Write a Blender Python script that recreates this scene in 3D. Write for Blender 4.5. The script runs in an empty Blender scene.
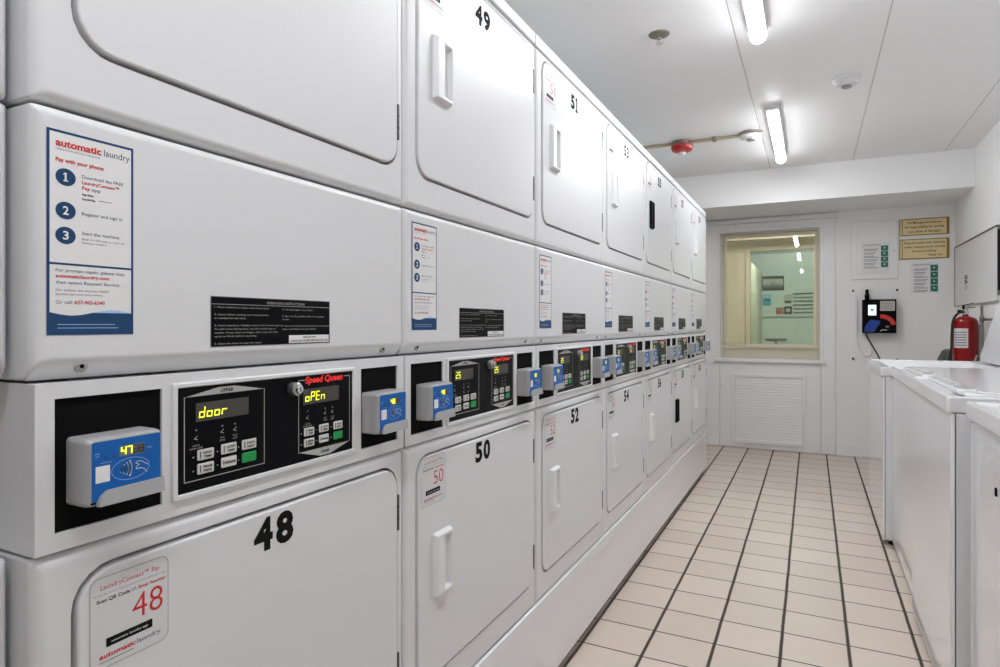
import bpy, bmesh, math, random
from mathutils import Vector
random.seed(4)
SC = bpy.context.scene
COL = SC.collection
PI = math.pi

# ------------------------------------------------------------------ materials
MATS = {}
def mat(name, col, rough=0.5, metal=0.0, coat=0.0, emit=0.0, spec=0.5, bump=None, ecol=None):
    m = bpy.data.materials.new(name); m.use_nodes = True
    nt = m.node_tree; b = nt.nodes['Principled BSDF']
    b.inputs['Base Color'].default_value = (*col, 1)
    b.inputs['Roughness'].default_value = rough
    b.inputs['Metallic'].default_value = metal
    b.inputs['Coat Weight'].default_value = coat
    b.inputs['Coat Roughness'].default_value = 0.03 if coat > .5 else 0.09
    b.inputs['Specular IOR Level'].default_value = spec
    if emit:
        b.inputs['Emission Color'].default_value = (*(ecol or col), 1)
        b.inputs['Emission Strength'].default_value = emit
    if bump:
        sc, st, dist = bump
        tc = nt.nodes.new('ShaderNodeTexCoord'); nz = nt.nodes.new('ShaderNodeTexNoise')
        nz.inputs['Scale'].default_value = sc; nz.inputs['Detail'].default_value = 3
        bp = nt.nodes.new('ShaderNodeBump'); bp.inputs['Strength'].default_value = st; bp.inputs['Distance'].default_value = dist
        nt.links.new(tc.outputs['Object'], nz.inputs['Vector']); nt.links.new(nz.outputs['Fac'], bp.inputs['Height'])
        nt.links.new(bp.outputs['Normal'], b.inputs['Normal'])
    MATS[name] = m
    return m
def glass(name, tint, refl=1.0):
    m = bpy.data.materials.new(name); m.use_nodes = True; nt = m.node_tree; nt.nodes.clear()
    o = nt.nodes.new('ShaderNodeOutputMaterial'); mx = nt.nodes.new('ShaderNodeMixShader')
    t = nt.nodes.new('ShaderNodeBsdfTransparent'); t.inputs['Color'].default_value = (*tint, 1)
    g = nt.nodes.new('ShaderNodeBsdfGlossy'); g.inputs['Roughness'].default_value = 0.0
    f = nt.nodes.new('ShaderNodeFresnel'); f.inputs['IOR'].default_value = 1.5
    nt.links.new(f.outputs[0], mx.inputs[0]); nt.links.new(t.outputs[0], mx.inputs[1]); nt.links.new(g.outputs[0], mx.inputs[2])
    nt.links.new(mx.outputs[0], o.inputs[0]); MATS[name] = m
    return m
mat('enamel', (.70,.705,.715), .38, coat=.12, bump=(90,.03,.001))
mat('enamel_door', (.70,.705,.715), .36, coat=.15, bump=(60,.03,.001))
mat('enamel_gloss', (.78,.79,.80), .14, coat=.6)
mat('washer_white', (.80,.805,.815), .22, coat=.5)
mat('washer_front', (.80,.81,.825), .12, coat=.5)
mat('plastic_white', (.76,.765,.77), .35)
mat('plastic_grey', (.36,.355,.35), .45)
mat('reader_grey', (.40,.40,.405), .38, metal=.15)
mat('black_gloss', (.004,.004,.005), .3, spec=.07)
mat('black_matte', (.006,.006,.006), .8, spec=.06)
mat('rubber', (.02,.018,.016), .7)
mat('steel', (.42,.42,.41), .35, metal=.9)
mat('hinge_metal', (.10,.10,.10), .4, metal=.7)
mat('chrome', (.75,.75,.73), .18, metal=1)
mat('silver_ink', (.42,.42,.40), .45)
mat('key_white', (.62,.62,.58), .5)
mat('key_green', (.0,.30,.06), .45)
mat('led', (.72,.78,.03), .5, emit=.9)
mat('led_dim', (.05,.045,.04), .4)
mat('blue_face', (.006,.115,.42), .4, spec=.25)
mat('blue_dark', (.005,.05,.2), .5)
mat('ink_white', (.80,.80,.80), .5)
mat('ink_lightblue', (.35,.55,.85), .5)
mat('ink_black', (.008,.008,.008), .7, spec=.1)
mat('ink_grey', (.16,.16,.17), .6)
mat('ink_red', (.58,.012,.012), .5)
mat('ink_brand_red', (.85,.02,.012), .4, emit=.15)
mat('navy', (.016,.058,.15), .5, spec=.2)
mat('navy_ink', (.02,.05,.12), .5)
mat('paper', (.76,.76,.76), .6)
mat('sticker_white', (.66,.66,.67), .4)
mat('wall_paint', (.84,.84,.83), .6, bump=(25,.12,.004))
mat('trim_paint', (.83,.83,.825), .38, bump=(18,.08,.003))
mat('ceiling_edge', (.84,.84,.835), .6)
mat('beige_wall', (.66,.62,.50), .6)
mat('beige_frame', (.66,.62,.50), .35)
mat('mint_wall', (.64,.69,.665), .35)
mat('dark_frame', (.05,.05,.05), .4)
mat('conduit', (.48,.40,.27), .45, metal=.2)
mat('box_metal', (.25,.23,.19), .5, metal=.6)
mat('red_plastic', (.42,.004,.004), .3, coat=.3)
mat('ext_red', (.25,.001,.003), .28, coat=.3, spec=.3)
mat('lamp', (1,1,1), .5, emit=60.0, ecol=(.95,.965,1.0))
mat('lamp_side', (1,1,1), .5, emit=9.0, ecol=(.95,.965,1.0))
mat('added_lamp_beyond', (1,1,1), .5, emit=90.0, ecol=(1,.96,.86))
mat('added_lamp_mint', (1,1,1), .5, emit=62.0, ecol=(.96,1,.97))
mat('plaque_yellow', (.74,.60,.32), .4)
mat('plaque_brown', (.30,.18,.05), .45)
mat('ink_brown', (.05,.025,.01), .6, spec=.2)
mat('sign_green', (.015,.16,.12), .5)
mat('screen_white', (.8,.95,1), .4, emit=.9, ecol=(.75,.92,1))
mat('kiosk_blue', (.008,.05,.30), .35)
mat('kiosk_red', (.62,.03,.02), .35)
mat('bin_green', (.055,.068,.05), .5)
mat('poster_dark', (.03,.03,.03), .5)
mat('poster_teal', (.03,.33,.36), .5)
mat('poster_brown', (.36,.20,.12), .5)
mat('poster_pale', (.50,.50,.44), .5)
mat('pipe_grey', (.22,.22,.215), .4, metal=.5)
mat('board_white', (.70,.70,.69), .3)
glass('window_glass', (.93,.95,.92))
glass('window_glass_far', (.90,.95,.92))

def tile_mat():
    m = mat('floor_tile', (.5,.42,.35), .3)
    nt = m.node_tree; b = nt.nodes['Principled BSDF']; N = nt.nodes.new; L = nt.links.new
    tc = N('ShaderNodeTexCoord'); sp = N('ShaderNodeSeparateXYZ'); L(tc.outputs['Object'], sp.inputs[0])
    def M(op, a, bb=None, cc=None):
        n = N('ShaderNodeMath'); n.operation = op
        for i, v in enumerate((a, bb, cc)):
            if v is None: continue
            if isinstance(v, (int, float)): n.inputs[i].default_value = v
            else: L(v, n.inputs[i])
        return n.outputs[0]
    nz = N('ShaderNodeTexNoise'); nz.inputs['Scale'].default_value = 6; L(tc.outputs['Object'], nz.inputs['Vector'])
    wob = M('MULTIPLY', M('SUBTRACT', nz.outputs['Fac'], .5), .004)
    def axis(sock, off, pitch, half):
        q = M('DIVIDE', M('SUBTRACT', M('ADD', sock, wob), off), pitch)
        fr = M('FRACT', M('ADD', q, 50.5))               # .5 on the joint
        d = M('MULTIPLY', M('ABSOLUTE', M('SUBTRACT', fr, .5)), pitch)
        cell = M('FLOOR', M('ADD', q, 50.0))
        mr = N('ShaderNodeMapRange'); mr.interpolation_type = 'SMOOTHSTEP'
        L(d, mr.inputs[0]); mr.inputs[1].default_value = half*.6; mr.inputs[2].default_value = half*1.5
        return mr.outputs[0], cell
    fx, cx = axis(sp.outputs[0], -.0985, .2175, .0054)
    fy, cy = axis(sp.outputs[1], 2.382, .2035, .0030)
    face = M('MULTIPLY', fx, fy)
    cb = N('ShaderNodeCombineXYZ'); L(cx, cb.inputs[0]); L(cy, cb.inputs[1])
    wn = N('ShaderNodeTexWhiteNoise'); wn.noise_dimensions = '2D'; L(cb.outputs[0], wn.inputs['Vector'])
    cr = N('ShaderNodeValToRGB'); cr.color_ramp.elements[0].color = (.60,.508,.437,1); cr.color_ramp.elements[1].color = (.70,.603,.525,1)
    nb = N('ShaderNodeTexNoise'); nb.inputs['Scale'].default_value = 9; nb.inputs['Detail'].default_value = 5; L(tc.outputs['Object'], nb.inputs['Vector'])
    L(M('ADD', M('MULTIPLY', wn.outputs['Value'], .55), M('MULTIPLY', nb.outputs['Fac'], .5)), cr.inputs[0])
    mix = N('ShaderNodeMix'); mix.data_type = 'RGBA'
    L(face, mix.inputs[0]); mix.inputs[6].default_value = (.045,.030,.020,1); L(cr.outputs[0], mix.inputs[7])
    L(mix.outputs[2], b.inputs['Base Color'])
    r = M('ADD', M('MULTIPLY', face, -.35), .70); L(M('ADD', r, M('MULTIPLY', nb.outputs['Fac'], .06)), b.inputs['Roughness'])
    bp = N('ShaderNodeBump'); bp.inputs['Strength'].default_value = .5; bp.inputs['Distance'].default_value = .002
    L(M('ADD', face, M('MULTIPLY', nb.outputs['Fac'], .25)), bp.inputs['Height']); L(bp.outputs[0], b.inputs['Normal'])
tile_mat()
def ceil_mat():
    m = mat('ceiling_panel', (.87,.87,.865), .6)
    nt = m.node_tree; b = nt.nodes['Principled BSDF']; N = nt.nodes.new; L = nt.links.new
    tc = N('ShaderNodeTexCoord'); sp = N('ShaderNodeSeparateXYZ'); L(tc.outputs['Object'], sp.inputs[0])
    def M(op, a, bb=None):
        n = N('ShaderNodeMath'); n.operation = op
        for i, v in enumerate((a, bb)):
            if v is None: continue
            if isinstance(v, (int, float)): n.inputs[i].default_value = v
            else: L(v, n.inputs[i])
        return n.outputs[0]
    q = M('DIVIDE', M('ADD', sp.outputs[0], .305), .594)
    d = M('MULTIPLY', M('ABSOLUTE', M('SUBTRACT', M('FRACT', M('ADD', q, 20.5)), .5)), .594)
    mr = N('ShaderNodeMapRange'); mr.interpolation_type = 'SMOOTHSTEP'; L(d, mr.inputs[0]); mr.inputs[1].default_value = .0008; mr.inputs[2].default_value = .0036
    cov = M('MAXIMUM', mr.outputs[0], M('LESS_THAN', sp.outputs[0], -.6)); mix = N('ShaderNodeMix'); mix.data_type = 'RGBA'; L(cov, mix.inputs[0])
    mix.inputs[6].default_value = (.50,.50,.49,1); mix.inputs[7].default_value = (.87,.87,.865,1); L(mix.outputs[2], b.inputs['Base Color'])
    bp = N('ShaderNodeBump'); bp.inputs['Distance'].default_value = .003; bp.inputs['Strength'].default_value = .6; L(cov, bp.inputs['Height']); L(bp.outputs[0], b.inputs['Normal'])
ceil_mat()

# ------------------------------------------------------------------ mesh builder
_tcache = {}
def text_tris(s, bold, shear=0):
    k = (s, bold, shear)
    if k in _tcache: return _tcache[k]
    cu = bpy.data.curves.new('lettering', 'FONT'); cu.body = s; cu.size = 1; cu.resolution_u = 3; cu.offset = bold; cu.shear = shear
    o = bpy.data.objects.new('lettering', cu)
    me = bpy.data.meshes.new_from_object(o)
    vs = [(v.co.x, v.co.y) for v in me.vertices]; fs = [tuple(p.vertices) for p in me.polygons]
    bpy.data.objects.remove(o); bpy.data.curves.remove(cu); bpy.data.meshes.remove(me)
    _tcache[k] = (vs, fs); return vs, fs
def rr(a0, a1, b0, b1, r, n=5):
    r = max(min(r, (a1-a0)/2-1e-5, (b1-b0)/2-1e-5), 1e-5)
    out = []
    for cx, cy, s in ((a1-r, b1-r, 0), (a0+r, b1-r, 1), (a0+r, b0+r, 2), (a1-r, b0+r, 3)):
        for i in range(n+1):
            t = (s + i/n)*PI/2
            out.append((cx+r*math.cos(t), cy+r*math.sin(t)))
    return out
class MB:
    def __init__(self):
        self.v = []; self.f = []; self.m = []; self.mats = []; self.O = Vector((0,0,0)); self.frame('x')
    def frame(self, face, O=(0,0,0)):
        """decal frame: which way the surface looks"""
        self.O = Vector(O)
        self.R, self.U, self.Nn = {'x': ((0,1,0),(0,0,1),(1,0,0)), '-y': ((1,0,0),(0,0,1),(0,-1,0)), '-x': ((0,-1,0),(0,0,1),(-1,0,0)),
                                   'z': ((0,-1,0),(1,0,0),(0,0,1))}[face]
        self.R, self.U, self.Nn = Vector(self.R), Vector(self.U), Vector(self.Nn); return self
    def mi(self, m):
        if m not in self.mats: self.mats.append(m)
        return self.mats.index(m)
    def add(self, vs, fs, m):
        b = len(self.v); k = self.mi(m); self.v += [tuple(x) for x in vs]
        for f in fs: self.f.append(tuple(b+i for i in f)); self.m.append(k)
    def pt(self, a, b, n): return self.O + self.R*a + self.U*b + self.Nn*n
    def poly(self, pts, m, n=.0003): self.add([self.pt(a, b, n) for a, b in pts], [tuple(range(len(pts)))], m)
    def rect(self, a0, b0, a1, b1, m, n=.0003): self.poly([(a0,b0),(a1,b0),(a1,b1),(a0,b1)], m, n)
    def disc(self, a, b, r, m, n=.0003, k=20, ry=None):
        self.poly([(a+r*math.cos(2*PI*i/k), b+(ry or r)*math.sin(2*PI*i/k)) for i in range(k)], m, n)
    def line(self, pts, w, m, n=.0004, closed=False):
        P = [Vector(p) for p in pts]
        if closed: P.append(P[0])
        for p, q in zip(P, P[1:]):
            d = (q-p)
            if d.length < 1e-7: continue
            d.normalize(); s = Vector((-d.y, d.x))*w/2; e = d*w/2*.9
            self.poly([p-s-e, q-s+e, q+s+e, p+s-e], m, n)
    def text(self, s, a, b, h, m, n=.0005, w=None, bold=0, align='l', shear=0, fit=False):
        """b = baseline; h = height of a capital (or of the lettering's box when fit)"""
        vs, fs = text_tris(s, bold, shear)
        if not vs: return
        x0 = min(v[0] for v in vs); x1 = max(v[0] for v in vs); y0 = min(v[1] for v in vs); y1 = max(v[1] for v in vs)
        sy = h/(y1-y0) if fit else h/.72
        sx = sy if w is None else w/(x1-x0)
        W = (x1-x0)*sx
        off = {'l': 0, 'c': -W/2, 'r': -W}[align]
        yo = y0 if fit else 0
        self.add([self.pt(a+off+(v[0]-x0)*sx, b+(v[1]-yo)*sy, n) for v in vs], fs, m)
    def loft(self, rings, m, axis='x', cap0=True, cap1=True):
        """rings: list of (a0,a1,b0,b1,r,c)"""
        n = 5; vs = []; fs = []
        mp = {'x': lambda a,b,c: (c,a,b), 'y': lambda a,b,c: (a,c,b), 'z': lambda a,b,c: (a,b,c)}[axis]
        K = None
        for (a0,a1,b0,b1,r,c) in rings:
            ps = rr(a0,a1,b0,b1,r,n); K = len(ps); vs += [mp(a,b,c) for a,b in ps]
        for i in range(len(rings)-1):
            for j in range(K):
                k = (j+1) % K; fs.append((i*K+j, i*K+k, (i+1)*K+k, (i+1)*K+j))
        if cap0: fs.append(tuple(range(K)))
        if cap1: fs.append(tuple((len(rings)-1)*K+j for j in range(K)))
        self.add(vs, fs, m)
    def rbox(self, a0, a1, b0, b1, c0, c1, m, r=.003, axis='x', rc=None, both=True):
        """box with rounded edges; a,b in plane, c along axis"""
        rc = rc or r; R = []
        st = [0, .34, .67, 1.0]
        if both: R += [(a0+r*(1-math.sin(t*PI/2)), a1-r*(1-math.sin(t*PI/2)), b0+r*(1-math.sin(t*PI/2)), b1-r*(1-math.sin(t*PI/2)), max(rc-r*(1-math.sin(t*PI/2)),1e-4), c0+r*(1-math.cos(t*PI/2))) for t in st]
        else: R.append((a0,a1,b0,b1,rc,c0))
        R += [(a0+r*(1-math.cos(t*PI/2)), a1-r*(1-math.cos(t*PI/2)), b0+r*(1-math.cos(t*PI/2)), b1-r*(1-math.cos(t*PI/2)), max(rc-r*(1-math.cos(t*PI/2)),1e-4), c1-r*(1-math.sin(t*PI/2))) for t in st]
        self.loft(R, m, axis)
    def box(self, x0, x1, y0, y1, z0, z1, m):
        vs = [(x,y,z) for z in (z0,z1) for y in (y0,y1) for x in (x0,x1)]
        self.add(vs, [(0,1,3,2),(4,6,7,5),(0,4,5,1),(2,3,7,6),(0,2,6,4),(1,5,7,3)], m)
    def lathe(self, prof, c, m, axis='z', k=28):
        """prof: (radius, height)"""
        vs = []; fs = []; c = Vector(c)
        for r, h in prof:
            for i in range(k):
                t = 2*PI*i/k; x, y = r*math.cos(t), r*math.sin(t)
                vs.append(c + Vector({'z': (x,y,h), 'y': (x,h,y), 'x': (h,x,y)}[axis]))
        for i in range(len(prof)-1):
            for j in range(k):
                q = (j+1) % k; fs.append((i*k+j, i*k+q, (i+1)*k+q, (i+1)*k+j))
        fs.append(tuple(range(k))); fs.append(tuple((len(prof)-1)*k+j for j in range(k)))
        self.add(vs, fs, m)
    def tube(self, pts, r, m, k=10, smooth=0):
        P = [Vector(p) for p in pts]
        for _ in range(smooth):
            Q = [P[0]]
            for p, q in zip(P, P[1:]): Q += [p.lerp(q,.25), p.lerp(q,.75)]
            P = Q + [P[-1]]
        vs = []; fs = []; up = Vector((.123,.456,.88)).normalized()
        for i, p in enumerate(P):
            d = (P[min(i+1,len(P)-1)]-P[max(i-1,0)]).normalized()
            s = d.cross(up).normalized(); t = d.cross(s)
            up = t * (1 if t.dot(up) > 0 else -1) if abs(d.dot(up)) < .99 else up
            for j in range(k):
                a = 2*PI*j/k; vs.append(p + s*math.cos(a)*r + t*math.sin(a)*r)
        # keep rings aligned
        for i in range(1, len(P)):
            base = vs[(i-1)*k]; best = min(range(k), key=lambda j: (vs[i*k+j]-base).length)
            ring = vs[i*k:(i+1)*k]
            rot = ring[best:]+ring[:best]
            if (rot[1]-vs[(i-1)*k+1]).length > (rot[-1]-vs[(i-1)*k+1]).length: rot = [rot[0]]+rot[1:][::-1]
            vs[i*k:(i+1)*k] = rot
        for i in range(len(P)-1):
            for j in range(k):
                q = (j+1) % k; fs.append((i*k+j, i*k+q, (i+1)*k+q, (i+1)*k+j))
        fs += [tuple(range(k)), tuple((len(P)-1)*k+j for j in range(k))]
        self.add(vs, fs, m)
    def mesh(self, name):
        me = bpy.data.meshes.new(name); me.from_pydata(self.v, [], self.f)
        for m in self.mats: me.materials.append(MATS[m])
        me.polygons.foreach_set('material_index', self.m); me.update()
        bm = bmesh.new(); bm.from_mesh(me); bmesh.ops.recalc_face_normals(bm, faces=bm.faces); bm.to_mesh(me); bm.free()
        me.polygons.foreach_set('use_smooth', [True]*len(me.polygons))
        me.set_sharp_from_angle(angle=math.radians(32)); me.update()
        return me

def tag(o, label=None, cat=None, group=None, kind=None):
    for k, v in (('label',label),('category',cat),('group',group),('kind',kind)):
        if v: o[k] = v
    return o
def link(name, me, parent=None, loc=None):
    o = bpy.data.objects.new(name, me); COL.objects.link(o)
    if len(me.polygons) > 20:
        wn = o.modifiers.new('even_shading', 'WEIGHTED_NORMAL'); wn.keep_sharp = True; wn.weight = 100; wn.mode = 'FACE_AREA'
    if parent: o.parent = parent
    if loc: o.location = loc
    return o
def obj(name, mb, parent=None, loc=None): return link(name, mb.mesh(name), parent, loc)
def empty(name, loc, label, cat, group=None):
    o = bpy.data.objects.new(name, None); COL.objects.link(o); o.location = loc; o.empty_display_size = .1
    return tag(o, label, cat, group)
_cache = {}
def cpart(name, key, build, parent, loc=None):
    """first use builds the mesh, later uses share it"""
    if key not in _cache:
        mb = MB(); build(mb); _cache[key] = mb.mesh(name)
    return link(name, _cache[key], parent, loc)

# seven-segment characters
SEG = {'0':'abcdef','1':'bc','2':'abged','3':'abgcd','4':'fgbc','5':'afgcd','6':'afgedc','7':'abc','8':'abcdefg','9':'abcdfg','d':'bcdeg','o':'cdeg','r':'eg','P':'abefg','E':'adefg','n':'ceg',' ':''}
def seg(mb, s, a, b, w, h, pitch, m, n, t=None, slant=.12):
    t = t or w*.2
    P = lambda x, y: (x + y*slant, y)
    for i, ch in enumerate(s):
        x0 = a+i*pitch; g = w*.06
        c = {'a':((g,h),(w-g,h)),'g':((g,h/2),(w-g,h/2)),'d':((g,0),(w-g,0)),'f':((0,h/2+g),(0,h-g)),'b':((w,h/2+g),(w,h-g)),'e':((0,g),(0,h/2-g)),'c':((w,g),(w,h/2-g))}
        for k in SEG[ch]:
            p, q = c[k]; p = P(*p); q = P(*q)
            mb.line([(x0+p[0], b+p[1]), (x0+q[0], b+q[1])], t, m, n)

# ------------------------------------------------------------------ the room
XD = -.7516; Y0 = .378; W = .685; NU = 7
XR = 1.0615; YW = 6.304; ZC = 2.448; YB = -3.2; XL = -1.56
def struct(name, mb): return tag(obj(name, mb), kind='structure')
m = MB(); m.box(XL-.1, 2.6, YB-.1, 10.2, -.1, 0, 'floor_tile'); struct('floor', m)
m = MB(); m.box(XL-.1, XR+.1, YB-.1, YW, ZC, ZC+.1, 'ceiling_panel'); struct('ceiling', m)
m = MB(); m.box(XL-.1, XL, YB-.1, YW, 0, ZC, 'wall_paint'); struct('wall_left', m)
m = MB(); m.box(XR, XR+.1, YB-.1, YW, 0, ZC, 'wall_paint'); struct('wall_right', m)
m = MB(); m.box(XL-.1, XR+.1, YB-.1, YB, 0, ZC, 'wall_paint'); struct('wall_back', m)
m = MB(); m.box(XL, XR, 5.60, YW, 2.164, ZC-.001, 'ceiling_edge'); struct('ceiling_beam', m)
OX0, OX1, OZ0, OZ1 = -.785, .072, .842, 2.035       # opening in the far wall
m = MB()
m.box(XL-.1, OX0, YW, YW+.12, 0, ZC, 'wall_paint'); m.box(OX1, XR+.1, YW, YW+.12, 0, ZC, 'wall_paint')
m.box(OX0, OX1, YW, YW+.12, 0, OZ0, 'wall_paint'); m.box(OX0, OX1, YW, YW+.12, OZ1, ZC, 'wall_paint'); struct('wall_far', m)
# flat board surround of the service window, down to the floor
m = MB()
def by(mb, x0, x1, z0, z1, y0, y1, mt, r=.004): mb.rbox(x0, x1, z0, z1, y0, y1, mt, r=r, axis='y')
yf = YW-.022
by(m, -1.06, OX0-.002, .004, 2.085, yf, YW-.0005, 'trim_paint'); by(m, OX1+.002, .190, .004, 2.085, yf, YW-.0005, 'trim_paint')
by(m, -1.06, .190, 2.046, 2.110, yf-.002, YW-.0005, 'trim_paint')
by(m, OX0+.001, OX1-.001, .004, OZ0-.030, yf+.002, YW-.0005, 'trim_paint')
by(m, -1.06, .205, 2.112, 2.150, yf-.010, YW-.0005, 'trim_paint')
struct('trim_1', m)
m = MB()    # moulding round the opening and its sill
by(m, OX0-.030, OX1+.030, OZ1-.004, OZ1+.026, yf-.012, yf+.001, 'trim_paint'); by(m, OX0-.045, OX1+.045, OZ0-.030, OZ0-.002, yf-.035, YW+.02, 'trim_paint', r=.006)
by(m, OX0-.018, OX0+.004, OZ0-.004, OZ1-.002, yf-.008, yf+.001, 'trim_paint'); by(m, OX1-.004, OX1+.026, OZ0-.004, OZ1-.002, yf-.008, yf+.001, 'trim_paint')
struct('trim_2', m)
m = MB(); m.rbox(.196, 1.0615, 0.001, .098, YW-.014, YW-.0005, 'trim_paint', r=.005, axis='y'); struct('baseboard_far', m)
# louvred access panel below the window
g = empty('louvred_panel', (-.362, YW-.03, .05), 'white painted louvred access panel below the service window', 'panel')
m = MB(); lx0, lx1, lz0, lz1 = -.318, .316, .004, .652; yl = .0
for a0,a1,b0,b1 in ((lx0,lx0+.03,lz0,lz1),(lx1-.03,lx1,lz0,lz1),(lx0+.031,lx1-.031,lz0,lz0+.03),(lx0+.031,lx1-.031,lz1-.03,lz1)): by(m, a0,a1,b0,b1, -.010, .0085, 'trim_paint', r=.003)
obj('frame', m, g)
m = MB()
ns = 22; hz = (lz1-lz0-.064)/ns
for i in range(ns):
    z = lz0+.032+i*hz
    vs = [(lx0+.032, -.004, z), (lx1-.032, -.004, z), (lx1-.032, .007, z+hz*1.05), (lx0+.032, .007, z+hz*1.05), (lx0+.032, .0, z-.002),(lx1-.032,.0,z-.002)]
    m.add(vs, [(0,1,2,3),(0,4,5,1)], 'trim_paint')
obj('louvre_slats', m, g)

# ---- service window
m = MB(); yy = YW+.030
for a0,a1,b0,b1,y0,y1 in ((OX0,OX0+.024,OZ0,OZ1,.030,.11),(OX1-.020,OX1,OZ0,OZ1,.008,.11),(OX0+.024,OX1-.020,OZ1-.018,OZ1,.008,.11),(OX0+.024,OX1-.020,OZ0,OZ0+.022,.008,.11),
                          (OX0+.024,OX1-.020,.862,.935,.055,.085),(OX0+.024,OX1-.020,.944,.972,.026,.075),
                          (OX0+.024,OX0+.050,.972,OZ1-.018,.050,.075),(OX1-.046,OX1-.020,.972,OZ1-.018,.050,.075),(OX0+.05,OX1-.046,1.985,OZ1-.018,.050,.075)):
    by(m, a0+.0005,a1-.0005,b0+.0005,b1-.0005, YW+y0, YW+y1, 'beige_frame', r=.003)
fr = tag(obj('window_1', m), kind='structure')
m = MB(); m.box(OX0+.051, OX1-.047, YW+.060, YW+.064, .973, 1.984, 'window_glass'); obj('window_pane', m, fr)

# ---- room beyond
yb = YW+.12
m = MB(); m.box(-1.9, -1.8, yb, 8.0, 0, ZC, 'beige_wall'); struct('wall_office_left', m)
m = MB(); m.box(1.5, 1.6, yb, 8.0, 0, ZC, 'beige_wall'); struct('wall_office_right', m)
m = MB(); m.box(-1.9, 1.6, yb, 8.0, ZC, ZC+.08, 'ceiling_edge'); struct('ceiling_office', m)
PX0, PX1, PZ0, PZ1 = -.665, .030, .92, 2.045
m = MB()
m.box(-1.9, PX0, 8.0, 8.15, 0, ZC, 'beige_wall'); m.box(PX1, 1.6, 8.0, 8.15, 0, ZC, 'beige_wall'); m.box(PX0, PX1, 8.0, 8.15, 0, PZ0, 'beige_wall'); m.box(PX0, PX1, 8.0, 8.15, PZ1, ZC, 'beige_wall')
struct('wall_office_far', m)
m = MB(); m.box(-1.8, 1.5, 7.72, 8.0, 2.14, ZC-.001, 'beige_wall'); struct('soffit', m)
m = MB()
for a0,a1,b0,b1 in ((PX0-.04,PX0+.012,PZ0-.03,PZ1+.04),(PX1-.012,PX1+.04,PZ0-.03,PZ1+.04),(PX0+.012,PX1-.012,PZ1-.012,PZ1+.04),(PX0+.012,PX1-.012,PZ0-.03,PZ0+.012)): by(m, a0,a1,b0,b1, 7.975, 8.0, 'beige_frame', r=.003)
fr = tag(obj('window_2', m), kind='structure')
m = MB(); m.box(PX0+.001, PX1-.001, 8.07, 8.074, PZ0+.001, PZ1-.001, 'window_glass_far'); obj('window_pane', m, fr)
m = MB(); m.box(-1.1, -1.0, 8.15, 10.0, 0, 2.2, 'mint_wall'); struct('wall_mint_left', m)
m = MB(); m.box(.9, 1.0, 8.15, 10.0, 0, 2.2, 'mint_wall'); struct('wall_mint_right', m)
m = MB(); m.box(-1.1, 1.0, 10.0, 10.1, 0, 2.2, 'mint_wall'); struct('wall_mint_far', m)
m = MB(); m.box(-1.1, 1.0, 8.15, 10.1, 2.2005, 2.3, 'mint_wall'); struct('ceiling_mint', m)
m = MB(); m.box(-.70, -.66, 8.16, 9.99, 0.001, 1.93, 'beige_wall'); struct('partition_mint', m)
# unseen lamps added to brighten the rooms beyond
g = empty('ceiling_light', (-.20, 8.50, 2.20), 'unseen linear light added to brighten the pale green room behind both windows', 'light')
m = MB(); m.rbox(-.5,.5,-.03,.03,-.02,-.0005,'plastic_white',r=.004,axis='z'); obj('housing', m, g)
m = MB(); m.rbox(-.48,.48,-.022,.022,-.045,-.0205,'added_lamp_mint',r=.008,axis='z'); obj('diffuser', m, g)
g = empty('ceiling_light', (-.20, 6.95, ZC), 'unseen linear light added to brighten the beige room behind the service window', 'light')
m = MB(); m.rbox(-.04,.04,-.3,.3,-.03,-.0005,'plastic_white',r=.006,axis='z'); obj('housing', m, g)
m = MB(); m.rbox(-.03,.03,-.28,.28,-.06,-.031,'added_lamp_beyond',r=.012,axis='z'); obj('diffuser', m, g)
# pictures on the mint wall
def picture(name, x0, x1, z0, z1, base, label, extra=None):
    g = MB(); g.rbox(0, x1-x0, 0, z1-z0, -.012, 0, base, r=.002, axis='y'); g.frame('-y', (0,-.012,0))
    if extra: extra(g, x1-x0, z1-z0)
    tag(obj(name, g, loc=(x0, 9.999, z0)), label, 'picture')
def town(g, w, h):
    g.rect(w*.04, h*.30, w*.96, h*.80, 'poster_pale'); 
    for i in range(14):
        a = w*(.06+.063*i); g.rect(a, h*.16, a+w*.045, h*(.38+.22*random.random()), 'ink_grey', .0006)
picture('framed_photograph', -.705+.05, -.36, 1.662, 1.873, 'poster_dark', 'wide dark monochrome photograph, highest of those on the pale green wall', town)
def sea(g, w, h):
    g.rect(w*.04, h*.55, w*.96, h*.95, 'ink_lightblue'); g.poly([(w*.1,h*.5),(w*.4,h*.72),(w*.6,h*.6),(w*.9,h*.68),(w*.95,h*.45)], 'poster_dark', .0006)
picture('wall_poster', -.647, -.537, 1.442, 1.599, 'poster_teal', 'small teal seascape poster below the wide monochrome photograph', sea)
picture('wall_poster', -.358, -.257, 1.47, 1.592, 'poster_pale', 'small cream poster with nothing bright on it, right of the teal poster', lambda g,w,h: g.rect(w*.1,h*.05,w*.9,h*.3,'ink_brown'))
picture('wall_poster', -.467, -.362, 1.315, 1.409, 'poster_brown', 'small orange brown poster low on the pale green wall', lambda g,w,h: g.rect(w*.1,h*.1,w*.5,h*.5,'ink_red'))
picture('wall_poster', -.358, -.255, 1.315, 1.425, 'poster_dark', 'small dark poster touching the orange brown one on its right', lambda g,w,h: g.disc(w*.5,h*.5,w*.3,'poster_pale'))
g = empty('wall_shelf_rack', (-.24, 9.999, 1.33), 'dark slatted wall rack on the pale green wall beyond the windows', 'rack')
m = MB()
for i in range(6): m.rbox(0, .42, .0+i*.054, .016+i*.054, -.022, -.004, 'ink_grey', r=.002, axis='y')
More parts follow.
